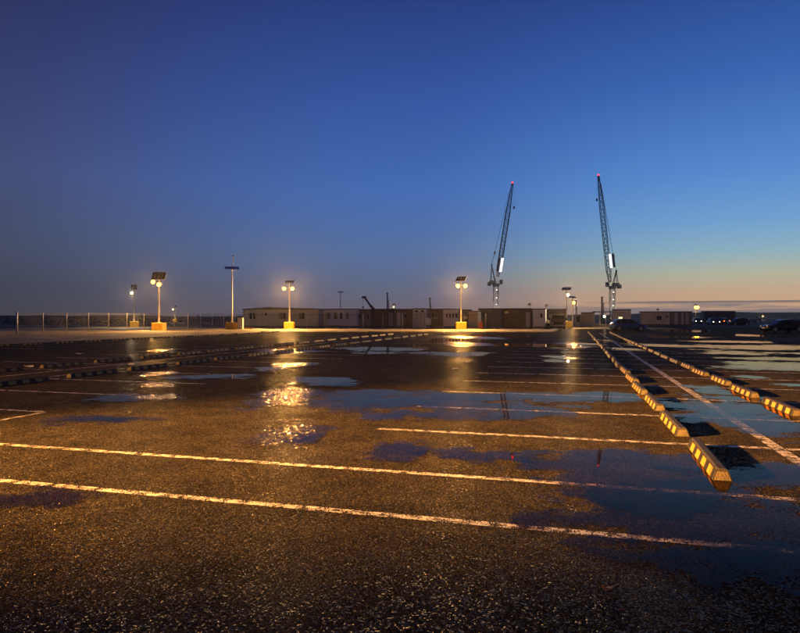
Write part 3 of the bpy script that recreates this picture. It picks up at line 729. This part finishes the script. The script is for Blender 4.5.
# electrical cabinet, cone
t = empty('electrical_cabinet', (X(428.6,84), 84, 0))
MB().box((-.32,-.2,.55),(.32,.2,1.5)).build('housing', M['white'], t, bevel=.02)
MB().box((-.28,-.215,.6),(.28,-.2,1.45)).build('door', M['white'], t)
MB().box((-.25,-.1,0),(-.17,.1,.55)).build('leg', M['darkgrey'], t); MB().box((.17,-.1,0),(.25,.1,.55)).build('leg', M['darkgrey'], t)
tag(t, 'small white electrical cabinet on legs in front of the white container', 'cabinet')
t = empty('folding_sign', (X(480.6,80), 80, 0))
for sgn in (-1, 1):
    MB().add([(-.34,sgn*.34,0),(.34,sgn*.34,0),(.2,sgn*.03,1.05),(-.2,sgn*.03,1.05),(-.34,sgn*.37,0),(.34,sgn*.37,0),(.2,sgn*.06,1.05),(-.2,sgn*.06,1.05)],
        [(0,1,2,3),(7,6,5,4),(0,4,5,1),(1,5,6,2),(2,6,7,3),(3,7,4,0)]).build('board', M['orange'], t)
tag(t, 'orange folding sign board in front of the dark ribbed containers', 'sign')
# bench lying at the white cabin
t = empty('timber_steps', (X(331,87), 87.2, 0))
for k in range(2): MB().box((-1.3,-.3-.3*k+.0,.34-.17*k),(1.3,-.02-.3*k,.40-.17*k)).build('tread', M['timber'], t)
for sx in (-1.1, 1.1): MB().box((sx-.05,-.6,0),(sx+.05,-.02,.17)).build('support', M['timber'], t)
tag(t, 'low timber steps at the foot of the white cabin', 'steps')
# spare stops beside the tall unlit lamp
for k, (dx, dy, zz) in enumerate(((0,0,0),(0,.3,0),(.1,.15,.139))):
    x, y = at(244, 77); o = link('wheel_stop', ME_far, None, (x+dx, y+dy, .16+zz), YAW+.05*k)
    tag(o, ('front', 'rear', 'topmost')[k] + ' spare striped wheel stop stacked beside the tall unlit lamp post', 'wheel stop', 'spare wheel stops')

# ------------------------------------------------------------------ vehicles
def car(pos, rz, paint, label, Lc=3.95, Hc=1.47, Wc=1.72, lights=None, rearlights=None, name='hatchback_car', prof=None):
    """lofted body along x (front at -x); parts: body, glass, wheels, lamps, mirrors, plate, handles"""
    t = empty(name, (*pos, 0), rz)
    k = Lc/3.95; hk = Hc/1.47
    # lower body stations: x, half width, bottom z, shoulder z
    st = [(-1.97,.52,.36,.58),(-1.9,.70,.24,.72),(-1.6,.82,.20,.80),(-1.0,.86,.20,.88),(-.5,.86,.20,.93),(.6,.86,.20,.96),(1.3,.86,.20,.99),(1.75,.82,.24,1.0),(1.93,.72,.32,.94),(1.97,.62,.42,.8)]
    mb = MB(); vs_ = []; n = 10
    for (x, w, b, s_) in st:
        x *= k; w *= Wc/1.72; b *= hk; s_ *= hk
        ring = [(-w*.85,b),(-w,b+.12),(-w*1.0,(b+s_)/2),(-w*.97,s_-.08),(-w*.84,s_),(w*.84,s_),(w*.97,s_-.08),(w,(b+s_)/2),(w,b+.12),(w*.85,b)]
        vs_ += [(x, y, z) for y, z in ring]
    m_ = len(st)
    fs_ = [(j*n+i, j*n+(i+1)%n, (j+1)*n+(i+1)%n, (j+1)*n+i) for j in range(m_-1) for i in range(n)] + [tuple(range(n))[::-1], tuple(range((m_-1)*n, m_*n))]
    mb.add(vs_, fs_)
    body = mb.build('body', paint, t, smooth=True, bevel=0)
    # greenhouse
    gh = [(-1.05,.70,.90,.90),(-.42,.66,.90,1.36),(-.1,.60,.92,1.45),(.7,.60,.95,1.47),(1.35,.58,.97,1.40),(1.8,.66,.98,1.0)]
    g = MB(); vs_ = []
    for (x, w, b, tp_) in gh:
        x *= k; b *= hk; tp_ *= hk; w *= Wc/1.72
        wb = w+.10
        vs_ += [(x,-wb,b-.05),(x,-w+.02,max(b,tp_-.05)),(x,-w+.12,tp_),(x,w-.12,tp_),(x,w-.02,max(b,tp_-.05)),(x,wb,b-.05)]
    n2 = 6; m2 = len(gh)
    g.add(vs_, [(j*n2+i, j*n2+(i+1)%n2, (j+1)*n2+(i+1)%n2, (j+1)*n2+i) for j in range(m2-1) for i in range(n2)] + [tuple(range(n2))[::-1], tuple(range((m2-1)*n2, m2*n2))])
    g.build('roof', paint, t, smooth=False, bevel=.03)
    # side windows stand 4 mm proud of the pillars, front and rear screens likewise
    for sgn in (-1, 1):
        for (xa, xb, ta, tb) in ((-.72,.18,(-.36,.18),0),(.26,1.0,(.26,.94),0),(1.06,1.5,(1.06,1.22),0)):
            w0, w1 = (.765)*Wc/1.72, (.63)*Wc/1.72
            z0, z1 = .97*hk, 1.36*hk
            def yy(z): return w0 + (w1-w0)*(z-.9*hk)/(.46*hk) + .012
            vs_ = [(xa*k, sgn*yy(z0), z0), (xb*k, sgn*yy(z0), z0), (ta[1]*k, sgn*yy(z1), z1), (ta[0]*k, sgn*yy(z1), z1)]
            vi = [(x, y-sgn*.05, z) for x, y, z in vs_]
            MB().add(vs_+vi, [(0,1,2,3),(7,6,5,4),(0,4,5,1),(1,5,6,2),(2,6,7,3),(3,7,4,0)]).build('side_window', M['glass'], t)
    for (xa, za, xb, zb, wa, wb, nm, ex) in ((-1.0,.95,-.45,1.33,.64,.54,'windscreen',-.012),(1.78,1.05,1.42,1.34,.56,.48,'rear_screen',.012)):
        vs_ = [((xa+ex)*k,-wa,(za+.012)*hk),((xa+ex)*k,wa,(za+.012)*hk),((xb+ex)*k,wb,(zb+.012)*hk),((xb+ex)*k,-wb,(zb+.012)*hk)]
        vi = [(x-ex*3, y, z-.03) for x, y, z in vs_]
        MB().add(vs_+vi, [(0,1,2,3),(7,6,5,4),(0,4,5,1),(1,5,6,2),(2,6,7,3),(3,7,4,0)]).build(nm, M['glass'], t)
    for wx in (-1.22, 1.22):
        for sgn in (-1, 1):
            w = MB().lathe([(.2,-.1),(.30,-.1),(.31,-.06),(.31,.06),(.30,.1),(.2,.1)], 18, (0,0,0), 'y').build('wheel', M['tyre'], t, smooth=False)
            w.location = (wx*k, sgn*(.80*Wc/1.72), .31)
            rim = MB().lathe([(.03,-.012),(.205,-.004),(.205,.012),(.03,.012)], 18, (0,sgn*.098,0), 'y')
            for q in range(5):
                a = 2*math.pi*q/5; rim.bar((.03*math.cos(a),sgn*.112,.03*math.sin(a)),(.19*math.cos(a),sgn*.108,.19*math.sin(a)),.025,4)
            rim.build('rim', M['rim'], w)
        for sgn in (-1,1):
            arch = MB().lathe([(.33,-.03),(.36,-.03),(.36,.03),(.33,.03)],18,(wx*k,sgn*(.845*Wc/1.72),.32),'y'); arch.build('wheel_arch', M['tyre'], body)
    for sgn in (-1, 1):
        MB().lathe([(.03,-.06),(.11,-.04),(.11,.04),(.03,.06)],10,(-1.88*k,sgn*.56*Wc/1.72,.66*hk),'x').build('headlight', M[lights] if lights else M['alloy'], t)
        MB().box((1.88*k,sgn*.62-.12,.72*hk),(1.965*k,sgn*.62+.12,.92*hk)).build('tail_light', M[rearlights] if rearlights else M['black'], t)
        MB().prism([(-.78*k,.96*hk),(-.62*k,.96*hk),(-.60*k,1.08*hk),(-.74*k,1.08*hk)],'y',sgn*.80*Wc/1.72,sgn*.96*Wc/1.72).build('mirror', paint, t)
        for hx in (.05, .88):
            MB().box((hx*k, sgn*.845*Wc/1.72-.02, .80*hk), ((hx+.18)*k, sgn*.845*Wc/1.72+.025, .83*hk)).build('door_handle', paint, t)
    MB().box((-1.99*k,-.26,.42),(-1.965*k,.26,.53)).build('number_plate', M['paper'], t)
    return tag(t, label, 'car')
bx, by = at(628, 73)
car((bx, by), YAW + R(176), M['blue'], 'blue hatchback parked across the far end of the centre rows', Hc=1.45)
bx, by = at(782, 68)
car((bx, by), YAW + R(2), M['dark'], 'black hatchback parked alone on the wet lot at the far right', Lc=4.2, Hc=1.4)
i = 0
for px, z, rz, pt, li, rl, lab in ((697, 150, R(75), 'dark', 'headlamp', None, 'dark car with lit headlights beneath the bright far lamp'),
        (713.5, 128, R(80), 'dark', 'headlamp', None, 'dark car with white headlights in front of the dark trailer'),
        (721, 132, R(-82), 'dark', None, 'redlamp', 'dark car with glowing tail lights right of the white headlights'),
        (730, 190, R(70), 'dark', 'headlamp', None, 'tiny far car with lit headlights beyond the dark trailer'),
        (738, 120, R(5), 'dark', None, None, 'unlit dark car at the right end of the dark trailer')):
    car(at(px, z), YAW + rz, M[pt], lab, lights=li, rearlights=rl)['group'] = 'far parked cars'
# dark box trailer
x, y = at(718, 142); t = empty('box_trailer', (x, y, 0), YAW*.3)
MB().box((-3.3,-1.2,.95),(3.3,1.2,3.0)).build('body', M['darkgrey'], t, bevel=.03)
MB().box((-3.2,-.5,.7),(3.2,.5,.95)).build('chassis', M['darkgrey'], t)
for wx in (1.3, 2.3):
    for wy in (-1.05, 1.05): MB().lathe([(.3,-.14),(.46,-.12),(.46,.12),(.3,.14)],16,(wx,wy,.46),'y').build('wheel', M['tyre'], t)
MB().box((-2.6,-.5,0),(-2.45,-.4,.72)).build('landing_leg', M['darkgrey'], t); MB().box((-2.6,.4,0),(-2.45,.5,.72)).build('landing_leg', M['darkgrey'], t)
for k in range(9): MB().box((-3.1+k*.77,-1.23,1.0),(-3.05+k*.77,-1.2,2.95)).build('rib', M['darkgrey'], t)
tag(t, 'dark box trailer behind the car lights at the right', 'trailer')
# flatbed van by the lamp
x, y = at(556, 88); t = empty('flatbed_van', (x, y, 0), YAW*.6)
MB().prism([(-1.0,.45),(1.0,.45),(1.0,1.15),(.92,1.35),(.78,1.95),(-.78,1.95),(-.92,1.35),(-1.0,1.15)], 'y', -2.4, -.6).build('cab', M['brown'], t, bevel=.04)
MB().add([(-.8,-2.42,1.38),(.8,-2.42,1.38),(.7,-2.42,1.86),(-.7,-2.42,1.86)], [(0,1,2,3)]).build('windscreen', M['glass'], t)
MB().box((-.7,-2.44,.62),(.7,-2.4,.95)).build('grille', M['black'], t)
MB().box((-1.0,-2.5,.38),(1.0,-2.4,.58)).build('bumper', M['trim'], t)
for sx in (-1, 1):
    MB().lathe([(.03,-.03),(.12,-.02),(.12,.03)],10,(sx*.78,-2.42,.8),'y').build('headlight', M['alloy'], t)
    for wy in (-1.7, 1.2): MB().lathe([(.22,-.11),(.36,-.1),(.36,.1),(.22,.11)],16,(sx*.86,wy,.36),'x').build('wheel', M['tyre'], t)
    MB().box((sx*1.0-.03,-.5,.85),(sx*1.0+.03,2.4,1.25)).build('side_board', M['timber'], t)
    MB().box((sx*1.12-.1,-1.9,1.2),(sx*1.12+.1,-1.85,1.5)).build('mirror', M['black'], t)
MB().box((-1.03,-.55,.72),(1.03,2.45,.85)).build('bed', M['timber'], t)
MB().box((-1.03,-.58,.85),(1.03,-.5,2.05)).build('headboard', M['timber'], t)
tag(t, 'brown flatbed van parked facing the camera beside the yellow lamp block', 'van')

# ------------------------------------------------------------------ tower cranes
def lattice(p, q, w0, w1, n, r, mid=None):
    """square lattice girder from p to q; w tapers"""
    mb = MB(); p, q = Vector(p), Vector(q); d = (q-p); ax = d.normalized()
    u = Vector((0,1,0)); v = ax.cross(u).normalized()
    def ring(t):
        if mid: w = (w0 + (mid-w0)*min(1, t/.12)) if t < .7 else mid + (w1-mid)*(t-.7)/.3
        else: w = w0 + (w1-w0)*t
        c = p + d*t; return [c+u*a*w/2+v*b*w/2 for a, b in ((-1,-1),(1,-1),(1,1),(-1,1))]
    prev = ring(0)
    for i in range(1, n+1):
        cur = ring(i/n)
        for k in range(4):
            mb.bar(prev[k], cur[k], r, 4)
            mb.bar(cur[k], cur[(k+1)%4], r*.7, 3)
            if i % 2: mb.bar(prev[k], cur[(k+1)%4], r*.7, 3)
            else: mb.bar(prev[(k+1)%4], cur[k], r*.7, 3)
        prev = cur
    return mb
def tower_crane(px, z, mast_top, tip, side, label, aframe, pivot, banner):
    """luffing crane; local x across the view. side = -1 when the counterweight is left"""
    t = empty('tower_crane', (*at(px, z), 0), YAW)
    lattice((0,0,0),(0,0,mast_top),2.5,2.5,int(mast_top/2.4),.2).build('mast', M['cranewhite'], t)
    MB().box((-3,-3,0),(3,3,.8)).build('footing', M['concrete'], t)
    MB().lathe([(1.5,mast_top),(2.0,mast_top+.4),(2.0,mast_top+1.1),(1.6,mast_top+1.4)],16).build('slewing_ring', M['crane'], t)
    mt = mast_top + 1.3
    pl = MB().box((-3.2,-1.6,mt),(3.2,1.6,mt+.5)); pl.build('machinery_deck', M['crane'], t)
    MB().box((side*2.0-1.6,-1.5,mt+.5),(side*2.0+1.6,1.5,mt+2.2)).build('winch_house', M['crane'], t, bevel=.1)
    for k in range(3):
        MB().box((side*(3.3+.55*k)-.25,-1.4,mt-.9),(side*(3.3+.55*k)+.25,1.4,mt+1.2)).build('counterweight', M['darkgrey'], t)
    cb = MB().prism([(-1.0,mt+.4),(.9,mt+.4),(.9,mt+2.6),(-.5,mt+2.6),(-1.0,mt+1.6)], 'x', -side*2.9-.8, -side*2.9+.8); cbo = cb.build('cab', M['trim'], t, bevel=.05)
    MB().box((-side*2.9-.7,-1.05,mt+1.3),(-side*2.9+.7,-.98,mt+2.4)).build('window', M['glass'], cbo)
    rl = MB()
    for yy in (-1.6, 1.6): rl.bar((-3.2,yy,mt+1.5),(3.2,yy,mt+1.5),.05,4)
    for xx in (-3.2,-1,1,3.2):
        for yy in (-1.6,1.6): rl.bar((xx,yy,mt+.5),(xx,yy,mt+1.5),.05,4)
    rl.build('handrail', M['crane'], t)
    ax_, az_ = aframe; A = Vector((ax_, 0, az_))
    af = MB()
    for yy in (-1.2, 1.2):
        af.bar((ax_*.1, yy, mt+.5), (ax_, yy*.4, az_), .2, 4); af.bar((side*3.0, yy, mt+.5), (ax_, yy*.4, az_), .16, 4)
    for f_ in (.35, .65, .95):
        z_ = mt+.5+(az_-mt-.5)*f_; af.bar((ax_*f_,-1.2+.7*f_,z_),(ax_*f_,1.2-.7*f_,z_),.12,4); af.bar((ax_*(.1+.9*f_),0,z_),(side*3.0+(ax_-side*3.0)*f_,0,z_),.1,4)
    af.lathe([(.1,-.3),(.5,-.25),(.5,.25),(.1,.3)],10,(ax_,0,az_),'y')
    af.build('a_frame', M['crane'], t)
    P, T = Vector((pivot[0], 0, pivot[1])), Vector((tip[0], 0, tip[1]))
    jl = (T-P).length
    lattice(P, T, 1.0, .7, int(jl/2.0), .16, mid=2.2).build('jib', M['crane'], t)
    MB().lathe([(.08,-.25),(.55,-.2),(.55,.2),(.08,.25)],12,(T.x,0,T.z),'y').build('tip_sheave', M['crane'], t)
    MB().lathe([(.1,-.42),(.36,-.25),(.44,0),(.36,.25),(.1,.42)],12,(T.x,0,T.z+.9)).build('beacon', M['red'], t, smooth=True)
    up = P + (T-P)*.93
    jd = (T-P).normalized(); off = Vector((side*1.05,0,0))
    mid_ = A + (up-A)*.16
    pn = MB().bar(A, mid_, .10, 4); pn.bar(mid_, up+off, .06, 4); pn.bar(mid_+Vector((0,.5,0)), up+off+Vector((0,.3,0)), .06, 4); pn.build('luffing_rope', M['crane'], t)
    MB().box((mid_.x-.4,-.35,mid_.z-.9),(mid_.x+.4,.35,mid_.z+.9)).build('bridle_sheave', M['crane'], t)
    # banner box on the lower jib, lit
    b0, b1 = P + jd*banner[0], P + jd*banner[1]; nv = Vector((-jd.z,0,jd.x))*banner[2]
    cs = [b0+nv-Vector((.62,0,0)), b0+nv+Vector((.62,0,0)), b1+nv+Vector((.62,0,0)), b1+nv-Vector((.62,0,0))]
    bn = MB(); bn.add([(c.x,-1.45,c.z) for c in cs]+[(c.x,-1.3,c.z) for c in cs], [(0,1,2,3),(7,6,5,4),(0,4,5,1),(1,5,6,2),(2,6,7,3),(3,7,4,0)]); bn.build('lit_banner', M['litwhite'], t)
    cs2 = [c + Vector((side*1.75,0,.4)) for c in cs]
    b2 = MB(); b2.add([(c.x,-1.2,c.z) for c in cs2]+[(c.x,-1.05,c.z) for c in cs2], [(0,1,2,3),(7,6,5,4),(0,4,5,1),(1,5,6,2),(2,6,7,3),(3,7,4,0)]); b2.build('side_panel', M['darkgrey'], t)
    # hook
    hx = T.x - side*.9; hz_ = T.z - 12.5
    MB().bar((hx,0,T.z),(hx,0,hz_),.05,4).build('hoist_rope', M['crane'], t)
    MB().lathe([(.1,hz_-1.4),(.45,hz_-1.1),(.5,hz_),(.1,hz_+.3)],8,(hx,0,0)).build('hook_block', M['darkgrey'], t)
    spot('site_floodlight', t, (2.0,-14,2.5), (0,0,mast_top*.75), 500, (1,.9,.75), R(70), .8, .4)
    for k, zz in enumerate((.47,.66,.9)):
        MB().box((-.28+.1*k,-1.5,mast_top*zz-.22),(.22+.1*k,-1.32,mast_top*zz+.1+.12*k)).build('mast_lamp', M['floodwhite'], t)
    return tag(t, label, 'crane', 'tower cranes')
tower_crane(496, 350, 18.6, (9.2,76), -1, 'left luffing tower crane leaning right with a white lit banner and red beacon', (-2.5,30.8), (.9,24), (3.0,10.8,-.9))
tower_crane(612.4, 350, 17.2, (-7.8,80.3), 1, 'right taller luffing tower crane leaning left with red beacon at its tip', (2.2,27.5), (-1.4,21), (8.0,15.6,-1.2))

# ------------------------------------------------------------------ scrub beyond the fences
def scrub(name, x0, x1, y0, y1, h, count, seed):
    rnd = random.Random(seed); mb = MB()
    for _ in range(count):
        x, y = rnd.uniform(x0, x1), rnd.uniform(y0, y1)
        hh = h*(.55 + .75*noise.fractal(Vector((x*.05, y*.05, seed)), 1, 2, 3))
        if hh < .2: continue
        z = rnd.random()**.7*hh; r = rnd.uniform(.15,.42)
        a, b = rnd.uniform(0, 6.28), rnd.uniform(-1, 1)
        u = Vector((math.cos(a), math.sin(a), b*.5))*r; w = Vector((-math.sin(a)*.5, math.cos(a)*.5, 1-abs(b)*.4))*r
        c = Vector((x, y, z))
        mb.add([c-u, c+w*.6, c+u, c-w*.6], [(0,1,2,3)])
    return tag(mb.build(name, M['scrub']), 'dark low scrub beyond the parking lot', None, None, 'stuff')
scrub('scrub', -190, -75, 105, 150, 2.2, 1600, 3)
scrub('scrub', 40, 230, 165, 210, 2.4, 1600, 7)

# ------------------------------------------------------------------ small things on the asphalt
def leaf(px, z, size, lobes, rz, label, curl):
    t = MB(); n = 26; vs_ = [(0,0,.012)]
    for i in range(n):
        a = 2*math.pi*i/n; r = size*(.45+.55*abs(math.cos(a*lobes/2))**1.5)*(1 if lobes > 1 else .6+.4*abs(math.cos(a)))
        x, y = r*math.cos(a)*(1 if lobes > 1 else 1), r*math.sin(a)*(.8 if lobes > 1 else .28)
        vs_.append((x, y, .012 + curl*(r/size)**2*size*(.5+.5*math.sin(3*a+1))))
    t.add(vs_, [(0, 1+i, 1+(i+1)%n) for i in range(n)])
    x, y = at(px, z); e = empty('fallen_leaf', (x, y, 0), rz)
    b = t.build('blade', M['leaf'], e, smooth=True); so = b.modifiers.new('thick', 'SOLIDIFY'); so.thickness = .0015
    MB().bar((0,0,.013),(size*1.15,.01,.008),.002,4).build('stalk', M['leaf'], e)
    tag(e, label, 'leaf', 'fallen leaves')
leaf(610, 3.76, .055, 5, YAW+.3, 'larger brown lobed leaf lying on the dark asphalt at bottom right', .45)
leaf(622, 3.50, .042, 1, YAW-.35, 'narrow curled brown leaf just below the larger leaf', .5)
for px, y_, w, h, lab in ((79.5,354.2,.16,.05,'small flat white scrap in the left parking bays'), (29,367.5,.12,.07,'crumpled white paper scrap between the left wheel stop rows'), (455,369.8,.11,.06,'pale crumpled stand-in for a glint on the asphalt below the tilted-panel lamp'), (466.5,363,.10,.04,'tiny white scrap near the ends of the bay lines'), (131.5,365,.09,.05,'small white stand-in for a glint between the two left rows of wheel stops')):
    z = FOC*EYE/(y_-317); x, y = at(px, z); rnd = random.Random(int(px))
    mb = MB(); vs_ = []
    for i in range(4):
        for j in range(4):
            vs_.append(((i/3-.5)*w*2+rnd.uniform(-.02,.02), (j/3-.5)*w*1.4+rnd.uniform(-.02,.02), .012+rnd.random()*h))
    mb.add(vs_, [(i*4+j, i*4+j+1, i*4+j+5, i*4+j+4) for i in range(3) for j in range(3)])
    o = mb.build('scrap_and_glint', M['paper']); o.location = (x, y, 0); so = o.modifiers.new('thick','SOLIDIFY'); so.thickness = .003  # scraps, some of them pale shapes standing in for glints
    tag(o, lab, 'litter', 'litter')

# ------------------------------------------------------------------ thin haze added for a glow round the lamps
hm = bpy.data.materials.new('lamp_glow_haze'); hm.use_nodes = True; hn = hm.node_tree; hn.nodes.remove(hn.nodes['Principled BSDF'])
hv = hn.nodes.new('ShaderNodeVolumePrincipled'); hv.inputs['Density'].default_value = .00014; hv.inputs['Anisotropy'].default_value = .9
hv.inputs['Color'].default_value = (.95,.96,1,1); hn.links.new(hv.outputs[0], hn.nodes['Material Output'].inputs['Volume'])
tag(MB().box((-2100,-2100,-1.2),(2100,2100,84)).build('haze', hm), kind='stuff')
